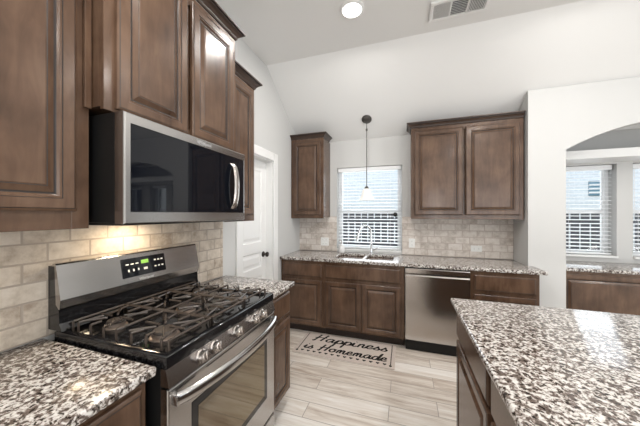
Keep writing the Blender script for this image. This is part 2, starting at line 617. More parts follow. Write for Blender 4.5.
# backsplashes
b = MB(); b.box(0.0, 0.009, -1.6, 1.784, 0.915, 1.40)
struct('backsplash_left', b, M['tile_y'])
b = MB()
for x0, x1, z0, z1 in ((0.0, wx0 - 0.002, 0.915, 1.40), (wx1 + 0.002, XR - 0.001, 0.915, 1.40)):
    b.box(x0, x1, YB - 0.009, YB, z0, z1)
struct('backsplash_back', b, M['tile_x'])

# baseboard of the arch wall and the left wall
b = MB(); b.box(XR + 0.03, cxa - half, YA - 0.014, YA, 0, 0.10, 0.003); b.box(cxa + half, 7.5, YA - 0.014, YA, 0, 0.10, 0.003)
struct('baseboard_arch', b, M['trim'])
b = MB(); b.box(0, 0.014, 1.80, 1.96, 0, 0.10, 0.003); b.box(0, 0.014, 2.755, 2.84, 0, 0.10, 0.003)
struct('baseboard_left', b, M['trim'])

# ---- windows
def window(name, x0, x1, z0, z1, y, parent_wall_depth=0.05, sill=0.02):
    """single-hung vinyl window with its meeting rail at eye level; y is the plane of the frame"""
    w = bpy.data.objects.new(name, None)
    C.objects.link(w)
    w['kind'] = 'structure'
    t = 0.035
    f = MB()
    f.box(x0, x0 + t, y, y + 0.06, z0, z1, 0.003); f.box(x1 - t, x1, y, y + 0.06, z0, z1, 0.003)
    f.box(x0 + t, x1 - t, y, y + 0.06, z0, z0 + t, 0.003); f.box(x0 + t, x1 - t, y, y + 0.06, z1 - t, z1, 0.003)
    f.done('window_frame', M['vinyl'], w)
    zm = 1.463
    s = MB()
    s.box(x0 + t, x1 - t, y + 0.008, y + 0.045, zm - 0.022, zm + 0.022, 0.003)
    for a, c in ((z0 + t, zm - 0.022), (zm + 0.022, z1 - t)):
        s.box(x0 + t, x0 + t + 0.022, y + 0.012, y + 0.04, a, c, 0.002)
        s.box(x1 - t - 0.022, x1 - t, y + 0.012, y + 0.04, a, c, 0.002)
    s.box(x0 + t + 0.022, x1 - t - 0.022, y + 0.012, y + 0.04, z0 + t, z0 + t + 0.025, 0.002)
    s.done('window_sash', M['vinyl'], w)
    g = MB()
    g.box(x0 + t, x1 - t, y + 0.026, y + 0.030, z0 + t, zm - 0.02)
    g.box(x0 + t, x1 - t, y + 0.026, y + 0.030, zm + 0.02, z1 - t)
    g.done('window_glass', M['glass'], w)
    si = MB()
    si.box(x0 + 0.002, x1 - 0.002, y - parent_wall_depth, y, z0, z0 + sill, 0.003)
    si.done('window_sill', M['trim'], w)
    return w
window('window_1', wx0, wx1, wz0, wz1, 3.56, 0.09, 0.022)
for k, (a, c) in enumerate(nw):
    window('window_%d' % (k + 2), a, c, nz0, nz1, 3.87, 0.15, 0.02)

def blind(x0, x1, z0, z1, y, label, tilt=0.2, pitch=0.0445):
    t = thing('window_blind', label, 'blind', ((x0 + x1) / 2, y, z0), 0, 'white slatted blinds')
    w = (x1 - x0) / 2
    h = z1 - z0
    MB().box(-w, w, -0.028, 0.028, h - 0.055, h, 0.004).done('headrail', M['blind'], t)
    s = MB()
    z = 0.045
    cz, sz = math.cos(tilt), math.sin(tilt)
    while z < h - 0.07:
        d = 0.025
        sec = [(-d * cz, -d * sz - 0.0013), (0, 0.002 - 0.0013), (d * cz, d * sz - 0.0013), (d * cz, d * sz + 0.0013), (0, 0.002 + 0.0013), (-d * cz, -d * sz + 0.0013)]
        s.prism([(p[0], z + p[1]) for p in sec], 0, -w + 0.004, w - 0.004)
        z += pitch
    s.done('slats', M['blind'], t)
    MB().box(-w + 0.003, w - 0.003, -0.026, 0.026, 0.006, 0.022, 0.003).done('bottom_rail', M['blind'], t)
    for x in (-w * 0.68, w * 0.68):
        c = MB()
        c.tube([(x, -0.027, 0.02), (x, -0.027, h - 0.05)], 0.0012, 6)
        c.done('ladder_cord', M['blind'], t)
    c = MB()
    c.tube([(-w * 0.86, -0.034, h - 0.05), (-w * 0.86, -0.036, h * 0.45)], 0.0035, 6)
    c.done('tilt_wand', M['blind'], t)
    return t
blind(wx0 + 0.012, wx1 - 0.012, wz0 + 0.024, wz1 - 0.004, 3.512, 'wide white slatted blind in the window above the kitchen sink', 0.16)
nl = ['white slatted blind in the nook window next to the arch jamb', 'white slatted blind in the second nook window from the arch jamb', 'white slatted blind in the nook window farthest from the sink']
for (a, c), l in zip(nw, nl):
    blind(a + 0.010, c - 0.010, nz0 + 0.022, nz1 - 0.004, 3.825, l, 0.16)

# ---- pantry door in the left wall
d = bpy.data.objects.new('door_1', None); C.objects.link(d); d['kind'] = 'structure'
f = MB()
for y0, y1, z0, z1 in ((1.965, 2.06, 0, 2.145), (2.66, 2.755, 0, 2.145), (2.06, 2.66, 2.05, 2.145)):
    f.box(0.0005, 0.018, y0, y1, z0, z1, 0.005)
f.box(-0.13, 0.0, 2.055, 2.072, 0, 2.05); f.box(-0.13, 0.0, 2.648, 2.665, 0, 2.05); f.box(-0.13, 0, 2.072, 2.648, 2.038, 2.055)
f.done('door_frame', M['trim'], d)
p = MB()
X0 = -0.085
def door_panel(p, y0, y1, z0, z1):
    def rr(i, x): return [(x, y0 + i, z0 + i), (x, y1 - i, z0 + i), (x, y1 - i, z1 - i), (x, y0 + i, z1 - i)]
    p.rings([rr(0, X0), rr(0.012, X0 - 0.009), rr(0.03, X0 - 0.009), rr(0.055, X0 - 0.003), rr(0.06, X0 - 0.003)], cap0=False)
yy = [2.074, 2.165, 2.555, 2.646]; zz = [0.008, 0.22, 0.74, 0.84, 1.01, 1.12, 1.92, 2.036]
for i in range(3):
    for k in range(7):
        if i == 1 and k in (1, 3, 5):
            door_panel(p, yy[1], yy[2], zz[k], zz[k + 1])
        else:
            p.rings([[(X0, yy[i], zz[k]), (X0, yy[i + 1], zz[k]), (X0, yy[i + 1], zz[k + 1]), (X0, yy[i], zz[k + 1])], [(X0 - 0.035, yy[i], zz[k]), (X0 - 0.035, yy[i + 1], zz[k]), (X0 - 0.035, yy[i + 1], zz[k + 1]), (X0 - 0.035, yy[i], zz[k + 1])]])
p.done('door_panel', M['trim'], d)
k = MB()
k.lathe([(0.0, 0.0), (0.032, 0.0), (0.032, 0.006), (0.012, 0.010), (0.011, 0.03), (0.022, 0.038), (0.029, 0.05), (0.026, 0.062), (0.012, 0.068), (0.0, 0.068)], 20, (X0, 2.585, 0.975), 'x', False, False)
k.done('door_knob', M['bronze'], d, True)

# ------------------------------------------------------------------ cabinets
def panel_front(name, w, h, parent, x, z, y, raised=True, stile=0.056):
    """a raised-panel door or a slab drawer front, front face towards -y; (x, z) is its centre, y its back"""
    mb = MB()
    T = 0.020
    def rr(i, yy):
        return [(x - w / 2 + i, y + yy, z - h / 2 + i), (x + w / 2 - i, y + yy, z - h / 2 + i), (x + w / 2 - i, y + yy, z + h / 2 - i), (x - w / 2 + i, y + yy, z + h / 2 - i)]
    wd, gl = M['wood'], M['glaze']
    if raised:
        s = min(stile, w * 0.2, h * 0.2)
        prof = [(0, 0), (0, -T + 0.005), (0.003, -T + 0.002), (0.007, -T + 0.001), (0.010, -T), (s - 0.014, -T), (s - 0.012, -T + 0.003), (s - 0.006, -T + 0.003), (s, -T + 0.009), (s + 0.003, -T + 0.011), (s + 0.007, -T + 0.011), (s + 0.026, -T + 0.001), (s + 0.029, -T + 0.0015), (s + 0.032, -T)]
        ms = [wd, wd, wd, gl, wd, gl, wd, wd, gl, gl, wd, gl, wd]
        if min(w, h) / 2 - s - 0.032 < 0.01:
            prof, ms = prof[:11], ms[:10]
    else:
        prof = [(0, 0), (0, -T + 0.008), (0.004, -T + 0.004), (0.010, -T + 0.001), (0.013, -T)]
        ms = [wd, wd, wd, gl]
    mb.rings([rr(i, q) for i, q in prof], ms=ms)
    mb.bm.faces.ensure_lookup_table()
    mb.bm.faces[-1].material_index = mb.mi(wd)
    return mb.done(name, wd, parent)

def crown(mb, w, depth, z, left, right, out=0.048, h=0.058, back=-0.001):
    """mitred crown moulding along the front, returning along the free sides"""
    prof = [(0.0, 0.0), (0.006, 0.002), (0.010, 0.010), (0.012, 0.018), (0.024, 0.032), (0.036, 0.040), (0.038, 0.046), (out, 0.048), (out, h), (0.0, h)]
    rings = []
    for path in range(4):
        ring = []
        for o, zz in prof:
            xl = -w / 2 - (o if left else 0)
            xr = w / 2 + (o if right else 0)
            ring.append([(xl, back, z + zz), (xl, -depth - o, z + zz), (xr, -depth - o, z + zz), (xr, back, z + zz)][path])
        rings.append(ring)
    bm = mb.bm
    vr = [[bm.verts.new(p) for p in r] for r in rings]
    n = len(prof)
    wd, gl = mb.mi(M['crown']), mb.mi(M['glaze'])
    for i in range(3):
        for j in range(n):
            f = bm.faces.new((vr[i][j], vr[i][(j + 1) % n], vr[i + 1][(j + 1) % n], vr[i + 1][j]))
            f.material_index = gl if j in (0, 2, 5, 6) else wd
    for r in (vr[0], vr[-1]):
        bm.faces.new(r)
    return mb

def upper(label, loc, rz, w, h, depth, ndoors, ends, group='upper cabinets', frame=0.045, bottom_lip=0.046, scribe=None, side=0.036, gap=0.028):
    """wall cabinet; loc is the back-bottom centre, front faces local -y; ends = (left free, right free)"""
    t = thing('upper_cabinet', label, 'cabinet', loc, rz, group)
    c = MB()
    fd = depth
    c.box(-w / 2, w / 2, -fd + 0.019, -0.001, 0.012, h, 0.0)
    # face frame
    fr = frame
    c.box(-w / 2, -w / 2 + fr, -fd, -fd + 0.019, 0, h, 0.0012, 1)
    c.box(w / 2 - fr, w / 2, -fd, -fd + 0.019, 0, h, 0.0012, 1)
    c.box(-w / 2 + fr, w / 2 - fr, -fd, -fd + 0.019, 0, max(0.045, bottom_lip + 0.01), 0.0012, 1)
    c.box(-w / 2 + fr, w / 2 - fr, -fd, -fd + 0.019, h - 0.06, h, 0.0012, 1)
    c.done('cabinet_body', M['wood'], t)
    dw = (w - 2 * side - (ndoors - 1) * gap) / ndoors
    z0, z1 = bottom_lip, h - 0.04
    for k in range(ndoors):
        x = -w / 2 + side + dw / 2 + k * (dw + gap)
        panel_front('door', dw, z1 - z0, t, x, (z0 + z1) / 2, -fd - 0.0005)
    cr = MB()
    crown(cr, w, depth, h + 0.0002, *ends, back=-0.06 if rz == 0 else -0.001)   # short returns where the sloped ceiling comes down
    cr.done('crown_molding', M['wood'], t)
    if scribe is not None:
        s = MB()
        s.box(w / 2 - 0.022, w / 2, -fd - 0.016, -fd - 0.001, scribe, h, 0.002)
        s.done('scribe_molding', M['wood'], t)
    return t

def base(label, loc, rz, w, depth, fronts, group='base cabinets', toe=True, height=0.882, finished=(False, False), filler=0.0):
    """base cabinet; fronts = list of ('drawer'|'door'|'false', x0, x1, z0, z1) in local x from the left edge"""
    t = thing('base_cabinet', label, 'cabinet', loc, rz, group)
    c = MB()
    c.box(-w / 2, w / 2, -depth + 0.02, -0.001, 0.10, height)
    c.box(-w / 2, w / 2, -depth, -depth + 0.02, 0.10, height, 0.0012, 1)
    c.done('cabinet_body', M['wood'], t)
    k = MB()
    k.box(-w / 2 + 0.001, w / 2 - 0.001, -depth + 0.075, -0.001, 0.0, 0.10)
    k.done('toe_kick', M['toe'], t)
    for kind, x0, x1, z0, z1 in fronts:
        n = {'drawer': 'drawer_front', 'false': 'false_front', 'door': 'door'}[kind]
        panel_front(n, x1 - x0, z1 - z0, t, -w / 2 + (x0 + x1) / 2, (z0 + z1) / 2, -depth - 0.0005, kind == 'door')
    return t

LEFT = PI / 2       # units on the left wall face +X
# back wall base run: faces at Y = 2.84 (fronts), box front at 2.86
DB = 0.61
g = 'base cabinets under the sink counter'
base('brown base cabinet with one drawer and one door, in the corner left of the sink', (0.284, YB - 0.001, 0), 0, 0.546, DB, [('drawer', 0.03, 0.525, 0.69, 0.845), ('door', 0.03, 0.525, 0.115, 0.655)], g)
base('brown sink base cabinet with a wide blank front above two doors', (1.009, YB - 0.001, 0), 0, 0.90, DB, [('false', 0.022, 0.862, 0.69, 0.845), ('door', 0.022, 0.437, 0.115, 0.655), ('door', 0.447, 0.862, 0.115, 0.655)], g)
base('brown base cabinet with a drawer, right of the dishwasher', (2.356, YB - 0.001, 0), 0, 0.560, DB, [('drawer', 0.03, 0.53, 0.69, 0.845), ('door', 0.03, 0.53, 0.115, 0.655)], g)
# back wall uppers
ug = 'upper cabinets'
upper('narrow single-door brown upper cabinet left of the sink window', (0.2345, YB - 0.001, 1.378), 0, 0.457, 1.05, 0.31, 1, (False, True), ug)
upper('two-door brown upper cabinet right of the sink window, above the dishwasher', (2.078, YB - 0.001, 1.378), 0, 1.093, 1.05, 0.31, 2, (True, False), ug)
# left wall uppers (local x runs along +Y)
def on_left(y0, y1): return (0.001, (y0 + y1) / 2)
x, y = on_left(-0.27, 0.652)
upper('large brown upper cabinet nearest the camera, left of the microwave', (0.001, y, 1.383), LEFT, 0.922, 1.05, 0.31, 2, (False, False), ug, scribe=0.455, side=0.046, bottom_lip=0.066, frame=0.055)
x, y = on_left(0.656, 1.442)
upper('short two-door brown cabinet mounted above the microwave', (0.001, y, 1.834), LEFT, 0.786, 0.76, 0.385, 2, (True, True), ug, frame=0.055, bottom_lip=0.012, side=0.037)
x, y = on_left(1.446, 1.785)
upper('narrow brown upper cabinet between the microwave and the pantry door', (0.001, y, 1.383), LEFT, 0.339, 1.05, 0.31, 1, (False, True), ug)
# left wall bases
g2 = 'base cabinets of the range wall'
x, y = on_left(-0.30, 0.648)
base('brown base cabinet under the near counter, left of the range', (0.001, y, 0), LEFT, 0.948, DB, [('drawer', 0.02, 0.465, 0.69, 0.85), ('drawer', 0.475, 0.925, 0.69, 0.85), ('door', 0.02, 0.465, 0.115, 0.66), ('door', 0.475, 0.925, 0.115, 0.66)], g2)
x, y = on_left(1.446, 1.800)
base('narrow brown base cabinet between the range and the pantry door', (0.001, y, 0), LEFT, 0.354, DB, [('drawer', 0.018, 0.336, 0.69, 0.85), ('door', 0.018, 0.336, 0.115, 0.66)], g2)
# nook cabinets
g3 = 'base cabinets of the window nook'
for x0, x1, l in ((2.806, 3.70, 'brown base cabinet in the nook, left end beneath the first nook window'), (3.705, 4.60, 'brown base cabinet in the nook, further from the arch jamb')):
    w = x1 - x0
    base(l, ((x0 + x1) / 2, YN - 0.001, 0), 0, w, 0.50, [('door', 0.16, w - 0.02, 0.115, 0.835)], g3, height=0.86)
# island cabinets: fronts face -X
g4 = 'cabinets of the island'
isl = [(1.12, 1.752, 'island cabinet with a drawer, at the corner facing the dishwasher'), (0.52, 1.105, 'island cabinet with a drawer, beside the one at the corner'), (-0.09, 0.505, 'island cabinet nearest the camera')]
for y0, y1, l in isl:
    w = y1 - y0
    base(l, (2.40, (y0 + y1) / 2, 0), -PI / 2, w, 0.622, [('drawer', 0.012, w - 0.012, 0.70, 0.862), ('door', 0.012, w - 0.012, 0.115, 0.672)], g4)
b = MB(); b.box(2.405, 3.05, -0.09, 1.752, 0.0, 0.882, 0.002)
tag(b.done('island_back_panel', M['wood']), 'plain brown panelled back half of the island under the granite top', 'cabinet', g4)

# ------------------------------------------------------------------ countertops
ZT, ZU = 0.914, 0.8825
SX = [0.655, 0.985, 1.025, 1.335]           # two sink bowls
SY = [2.955, 3.325]
b = MB()
xs = [0.003, SX[0], SX[1], SX[2], SX[3], XR - 0.004, 2.685]
ys = [2.822, SY[0], YA - 0.003, SY[1], YB - 0.010]
def hole(i, j):
    if i == 5 and j >= 2: return True
    return i in (1, 3) and j in (1, 2)
grid_solid(b, xs, ys, hole, ZU, ZT)
round_edges(b, 0.006)
tag(b.done('countertop', M['granite'], None, True), 'long speckled granite countertop along the window wall, holding the sink', 'countertop', 'granite countertops')
def slab(x0, x1, y0, y1, label, z0=ZU, z1=ZT, bev=0.007):
    b = MB(); b.box(x0, x1, y0, y1, z0, z1, bev, 3)
    return tag(b.done('countertop', M['granite'], None, True), label, 'countertop', 'granite countertops')
slab(0.010, 0.650, -0.9, 0.660, 'speckled granite countertop in the near corner, left of the range')
slab(0.010, 0.650, 1.443, 1.823, 'short speckled granite countertop between the range and the pantry door')
slab(1.732, 3.60, -0.6, 1.7805, 'large speckled granite island top in the foreground', bev=0.010)
slab(NX0 + 0.015, NX1 - 0.003, 3.228, YN - 0.002, 'speckled granite countertop under the nook windows', 0.862, 0.893)

# ------------------------------------------------------------------ sink, faucet, soap
t = thing('kitchen_sink', 'double-bowl stainless sink set into the window counter', 'sink', (0.995, 3.14, 0.70))
for x0, x1 in ((SX[0], SX[1]), (SX[2], SX[3])):
    s = MB()
    def rr(i, z): return [(x0 - 0.995 + i, SY[0] - 3.14 + i, z), (x1 - 0.995 - i, SY[0] - 3.14 + i, z), (x1 - 0.995 - i, SY[1] - 3.14 - i, z), (x0 - 0.995 + i, SY[1] - 3.14 - i, z)]
    zt = ZU - 0.70 - 0.001
    s.rings([rr(-0.014, zt - 0.003), rr(-0.014, zt), rr(0.004, zt), rr(0.008, zt - 0.01), rr(0.014, 0.02), rr(0.03, 0.003), rr(0.03, 0.0), rr(0.005, 0.0), rr(-0.002, 0.03), rr(-0.002, zt - 0.003)], False, False)
    s.rings([rr(0.03, 0.003), rr(0.03, 0.0)])
    bo = s.done('sink_bowl', M['chrome'], t)
    dr = MB(); dr.lathe([(0.0, 0.0035), (0.04, 0.0035), (0.042, 0.005), (0.03, 0.006), (0.026, 0.004), (0, 0.004)], 20, ((x0 + x1) / 2 - 0.995, 0, 0), cap0=False, cap1=False)
    dr.done('drain', M['nickel'], bo)

fx, fy = 1.045, 3.392
t = thing('faucet', 'tall chrome gooseneck faucet behind the sink', 'faucet', (fx, fy, ZT))
b = MB(); b.lathe([(0.0, 0.0), (0.028, 0.0), (0.028, 0.006), (0.020, 0.014), (0.018, 0.075), (0.014, 0.085), (0, 0.085)], 24, cap0=False, cap1=False)
b.done('faucet_base', M['chrome'], t, True)
dx, dy = -0.80, -0.60        # the spout swings towards the left bowl
pts = [(0, 0, 0.08), (0, 0, 0.25), (dx * 0.012, dy * 0.012, 0.315), (dx * 0.05, dy * 0.05, 0.362), (dx * 0.10, dy * 0.10, 0.372), (dx * 0.15, dy * 0.15, 0.345), (dx * 0.178, dy * 0.178, 0.29), (dx * 0.19, dy * 0.19, 0.25)]
b = MB(); b.tube(spline(pts, 6), 0.0115, 12)
b.done('spout', M['chrome'], t, True)
b = MB(); b.tube([(dx * 0.19, dy * 0.19, 0.252), (dx * 0.196, dy * 0.196, 0.225), (dx * 0.205, dy * 0.205, 0.175)], [0.013, 0.0165, 0.018], 14)
b.done('spray_head', M['chrome'], t, True)
b = MB(); b.tube([(0.014, 0, 0.05), (0.04, -0.002, 0.055), (0.085, -0.006, 0.085)], [0.009, 0.007, 0.006], 10)
b.done('lever_handle', M['chrome'], t, True)

t = thing('soap_dispenser', 'small white pump bottle on the counter left of the sink', 'soap bottle', (0.645, 3.40, ZT))
b = MB(); b.lathe([(0.0, 0.0), (0.037, 0.0), (0.040, 0.006), (0.040, 0.085), (0.032, 0.10), (0.013, 0.112), (0.013, 0.12), (0, 0.12)], 22, cap0=False, cap1=False)
b.done('bottle', M['soapy'], t, True)
b = MB(); b.lathe([(0.0, 0.118), (0.014, 0.118), (0.014, 0.132), (0.005, 0.134), (0.005, 0.158), (0, 0.158)], 14, cap0=False, cap1=False)
b.tube([(0, 0, 0.158), (-0.012, -0.012, 0.160), (-0.032, -0.032, 0.154)], 0.0055, 8)
b.done('pump', M['nickel'], t, True)

# ------------------------------------------------------------------ dishwasher
t = thing('dishwasher', 'stainless steel dishwasher under the window counter', 'dishwasher', (1.767, 3.44, 0))
DW = 0.2985
b = MB(); b.box(-DW, DW, -0.575, -0.02, 0.10, 0.872); b.done('dishwasher_body', M['blackplastic'], t)
b = MB()
b.prism([(-0.576, 0.118), (-0.606, 0.118), (-0.612, 0.124), (-0.612, 0.79), (-0.606, 0.803), (-0.59, 0.806), (-0.59, 0.81), (-0.576, 0.81)], 0, -DW, DW)
b.done('door_panel', M['steel_x'], t)
b = MB()
# control strip with a scooped pocket handle in its lower edge
b.prism([(-0.576, 0.812), (-0.602, 0.812), (-0.616, 0.822), (-0.616, 0.862), (-0.610, 0.870), (-0.576, 0.870)], 0, -DW, DW)
st = b.done('control_strip', M['steel_x'], t)
b = MB(); b.box(-0.055, 0.060, -0.618, -0.600, 0.812, 0.822, 0.003); b.done('pocket_handle', M['blackplastic'], t)
b = MB(); b.box(-DW + 0.002, DW - 0.002, -0.560, -0.10, 0.0, 0.10); b.box(-DW + 0.002, DW - 0.002, -0.575, -0.5601, 0.005, 0.112); b.done('kick_plate', M['blackplastic'], t)

# ------------------------------------------------------------------ range
Y0, Y1 = 0.6735, 1.4325
YMID = (Y0 + Y1) / 2
t = thing('gas_range', 'stainless steel gas range with black cooktop between the left counters', 'range', (0.012, YMID, 0), LEFT)
# local: x along world Y (from -w to w), -y = world X
w = (Y1 - Y0) / 2
# helper in local axes: world X = 0.012 - y  ->  y = 0.012 - X
def LX(X): return 0.012 - X
b = MB(); b.box(-w, w, LX(0.648), LX(0.02), 0.03, 0.894); 
for sx in (-1, 1):
    for X in (0.08, 0.60):
        b.lathe([(0, 0), (0.018, 0), (0.018, 0.032), (0, 0.032)], 12, (sx * (w - 0.05), LX(X), 0), cap0=False, cap1=False)
b.done('range_body', M['blackplastic'], t)
def rect(x0, x1, y0, y1, i, z): return [(x0 + i, y0 + i, z), (x1 - i, y0 + i, z), (x1 - i, y1 - i, z), (x0 + i, y1 - i, z)]
b = MB()
fy0, fy1 = LX(0.676), LX(0.055)
b.rings([rect(-w, w, fy0, fy1, 0, 0.897), rect(-w, w, fy0, fy1, 0, 0.937), rect(-w, w, fy0, fy1, 0.002, 0.941), rect(-w, w, fy0, fy1, 0.006, 0.943), rect(-w, w, fy0, fy1, 0.024, 0.943), rect(-w, w, fy0, fy1, 0.036, 0.930)])
b.done('cooktop', M['black'], t, True)
# backguard
b = MB()
b.prism([(LX(0.004), 0.944), (LX(0.004), 1.215), (LX(0.052), 1.215), (LX(0.060), 1.05), (LX(0.080), 1.03), (LX(0.084), 0.975), (LX(0.10), 0.9445)], 0, -w + 0.001, w - 0.001)
bg_ = b.done('backguard', M['black'], t)
b = MB()
b.prism([(LX(0.040), 1.2155), (LX(0.040), 1.226), (LX(0.058), 1.226), (LX(0.064), 1.220), (LX(0.0935), 1.075), (LX(0.088), 1.040), (LX(0.0865), 1.036), (LX(0.0825), 1.0345), (LX(0.0625), 1.053), (LX(0.0535), 1.2155)], 0, -w, w)
fas = b.done('backguard_fascia', M['steel'], t)
# control panel lies on the sloping fascia: X = 0.064 + (1.220 - z) * 0.2034
sl = (0.0935 - 0.064) / (1.220 - 1.075)
def fx_(z, o=0.0): return LX(0.064 + (1.220 - z) * sl + o)
yc0, yc1 = 0.928 - YMID, 1.176 - YMID
b = MB()
b.rings([[(yc0, fx_(1.103, o), 1.103), (yc1, fx_(1.103, o), 1.103), (yc1, fx_(1.200, o), 1.200), (yc0, fx_(1.200, o), 1.200)] for o in (0.0003, 0.003)])
pn = b.done('control_panel', M['darkglass'], t)
def plate(y0, y1, z0, z1, name, m, par):
    b = MB()
    b.rings([[(y0, fx_(z0, o), z0), (y1, fx_(z0, o), z0), (y1, fx_(z1, o), z1), (y0, fx_(z1, o), z1)] for o in (0.0031, 0.0038)])
    return b.done(name, m, par)
yd = (yc0 + yc1) / 2
plate(yd - 0.022, yd + 0.020, 1.164, 1.183, 'display', M['green'], pn)
def icon(y, z, hw, hh):
    b = MB()
    b.rings([[(y - hw, fx_(z - hh, o), z - hh), (y + hw, fx_(z - hh, o), z - hh), (y + hw, fx_(z + hh, o), z + hh), (y - hw, fx_(z + hh, o), z + hh)] for o in (0.0031, 0.0037)])
    b.done('button', M['iconwhite'], pn)
for k in range(3):
    icon(yc0 + 0.027 + k * 0.026, 1.170, 0.008, 0.003)
    icon(yc0 + 0.032 + k * 0.026, 1.138, 0.004, 0.006)
    icon(yc1 - 0.065 + k * 0.022, 1.172, 0.006, 0.004)
    icon(yc1 - 0.065 + k * 0.022, 1.137, 0.006, 0.004)
icon(yd, 1.136, 0.011, 0.006)
def text(name, s, size, m, parent, loc, rot):
    c = bpy.data.curves.new(name, 'FONT')
    c.body = s
    c.size = size
    c.extrude = 0.0003
    c.align_x = 'CENTER'
    c.materials.append(m)
    tmp = bpy.data.objects.new('tmp', c)
    C.objects.link(tmp)
    bpy.context.view_layer.update()
    me = bpy.data.meshes.new_from_object(tmp.evaluated_get(bpy.context.evaluated_depsgraph_get()))
    bpy.data.objects.remove(tmp)
    me.name = name
    o = bpy.data.objects.new(name, me)
    C.objects.link(o)
    o.parent = parent
    o.location = loc
    o.rotation_euler = rot
    return o
text('logo_lettering', 'Whirlpool', 0.020, M['logo'], t, (yd, fx_(1.081, 0.0006), 1.079), (PI / 2 - math.atan(sl), 0, 0))
# front control panel (slightly sloped) with five knobs
b = MB()
b.prism([(LX(0.649), 0.896), (LX(0.672), 0.896), (LX(0.688), 0.834), (LX(0.649), 0.834)], 0, -w, w)
b.done('knob_panel', M['steel'], t)
for yk in (-0.228, -0.150, 0.0, 0.150, 0.228):
    k = MB()
    k.lathe([(0.0, 0.0), (0.027, 0.0), (0.027, 0.006), (0.021, 0.009), (0.020, 0.030), (0.017, 0.034), (0.0, 0.034)], 22, cap0=False, cap1=False)
    k.box(-0.0045, 0.0045, -0.021, 0.021, 0.028, 0.040, 0.0015)
    o = k.done('knob', M['nickel'], t, True)
    o.location = (yk, LX(0.6805), 0.866)
    o.rotation_euler = (PI / 2 - 0.25, 0, 0)
# oven door
zd0, zd1 = 0.205, 0.826
XD = 0.684
b = MB()
def dr(i, X): return [(-w + i, LX(X), zd0 + i), (w - i, LX(X), zd0 + i), (w - i, LX(X), zd1 - i), (-w + i, LX(X), zd1 - i)]
wy0, wy1, wz0_, wz1_ = 0.775 - YMID, 1.345 - YMID, 0.345, 0.715
def wr(i, X): return [(wy0 + i, LX(X), wz0_ + i), (wy1 - i, LX(X), wz0_ + i), (wy1 - i, LX(X), wz1_ - i), (wy0 + i, LX(X), wz1_ - i)]
b.rings([dr(0, 0.650), dr(0, XD - 0.006), dr(0.002, XD - 0.002), dr(0.006, XD), wr(0, XD), wr(0.002, XD - 0.004)])
od = b.done('oven_door', M['steel'], t)
b = MB(); b.rings([wr(0.003, XD - 0.0035), wr(0.003, XD - 0.0005)])
b.done('door_window_border', M['black'], od)
b = MB(); b.rings([wr(0.034, XD - 0.0004), wr(0.034, XD + 0.0008)])
b.done('door_window', M['ovenglass'], od)
b = MB()
b.box(-0.20, 0.20, LX(XD + 0.0008), LX(XD - 0.001), 0.806, 0.8105)
for s in (-1, 1):
    b.box(s * 0.30 - 0.04, s * 0.30 + 0.04, LX(XD + 0.0008), LX(XD - 0.001), 0.806, 0.8105)
b.done('vent_slot', M['blackplastic'], od)
hp = []
for k in range(25):
    u = -1 + 2 * k / 24
    hp.append((u * (w - 0.020), LX(0.700 + 0.056 * (1 - u * u) ** 0.8), 0.786))
b = MB(); b.tube(hp, 0.012, 12, flat=(0.013, 0.024))
for s in (-1, 1):
    b.box(s * (w - 0.024) - 0.013, s * (w - 0.024) + 0.013, LX(0.712), LX(XD - 0.001), 0.768, 0.803, 0.004)
b.done('handle', M['steel'], od, True)
b = MB()
zb0, zb1 = 0.045, 0.195
def br(i, X): return [(-w + i, LX(X), zb0 + i), (w - i, LX(X), zb0 + i), (w - i, LX(X), zb1 - i), (-w + i, LX(X), zb1 - i)]
b.rings([br(0, 0.65), br(0, XD - 0.005), br(0.005, XD)])
dw_ = b.done('storage_drawer', M['steel'], t)
b = MB(); b.box(-w + 0.09, w - 0.09, LX(XD + 0.001), LX(XD - 0.004), 0.160, 0.180, 0.002); b.done('drawer_pull', M['blackplastic'], dw_)
# burners
for (by, X, r) in ((-0.245, 0.51, 0.046), (-0.245, 0.22, 0.036), (0.245, 0.51, 0.040), (0.245, 0.22, 0.034), (0.0, 0.365, 0.040)):
    q = MB()
    q.lathe([(0.0, 0.931), (r * 1.25, 0.931), (r * 1.2, 0.935), (r * 1.02, 0.937), (r, 0.950), (r * 0.8, 0.951), (0, 0.951)], 26, (by, LX(X), 0), cap0=False, cap1=False)
    bo = q.done('burner', M['alu'], t, True)
    q = MB()
    q.lathe([(0.0, 0.9515), (r * 0.95, 0.9515), (r * 0.97, 0.956), (r * 0.88, 0.961), (0, 0.962)], 26, (by, LX(X), 0), cap0=False, cap1=False)
    q.done('burner_cap', M['burner'], bo, True)
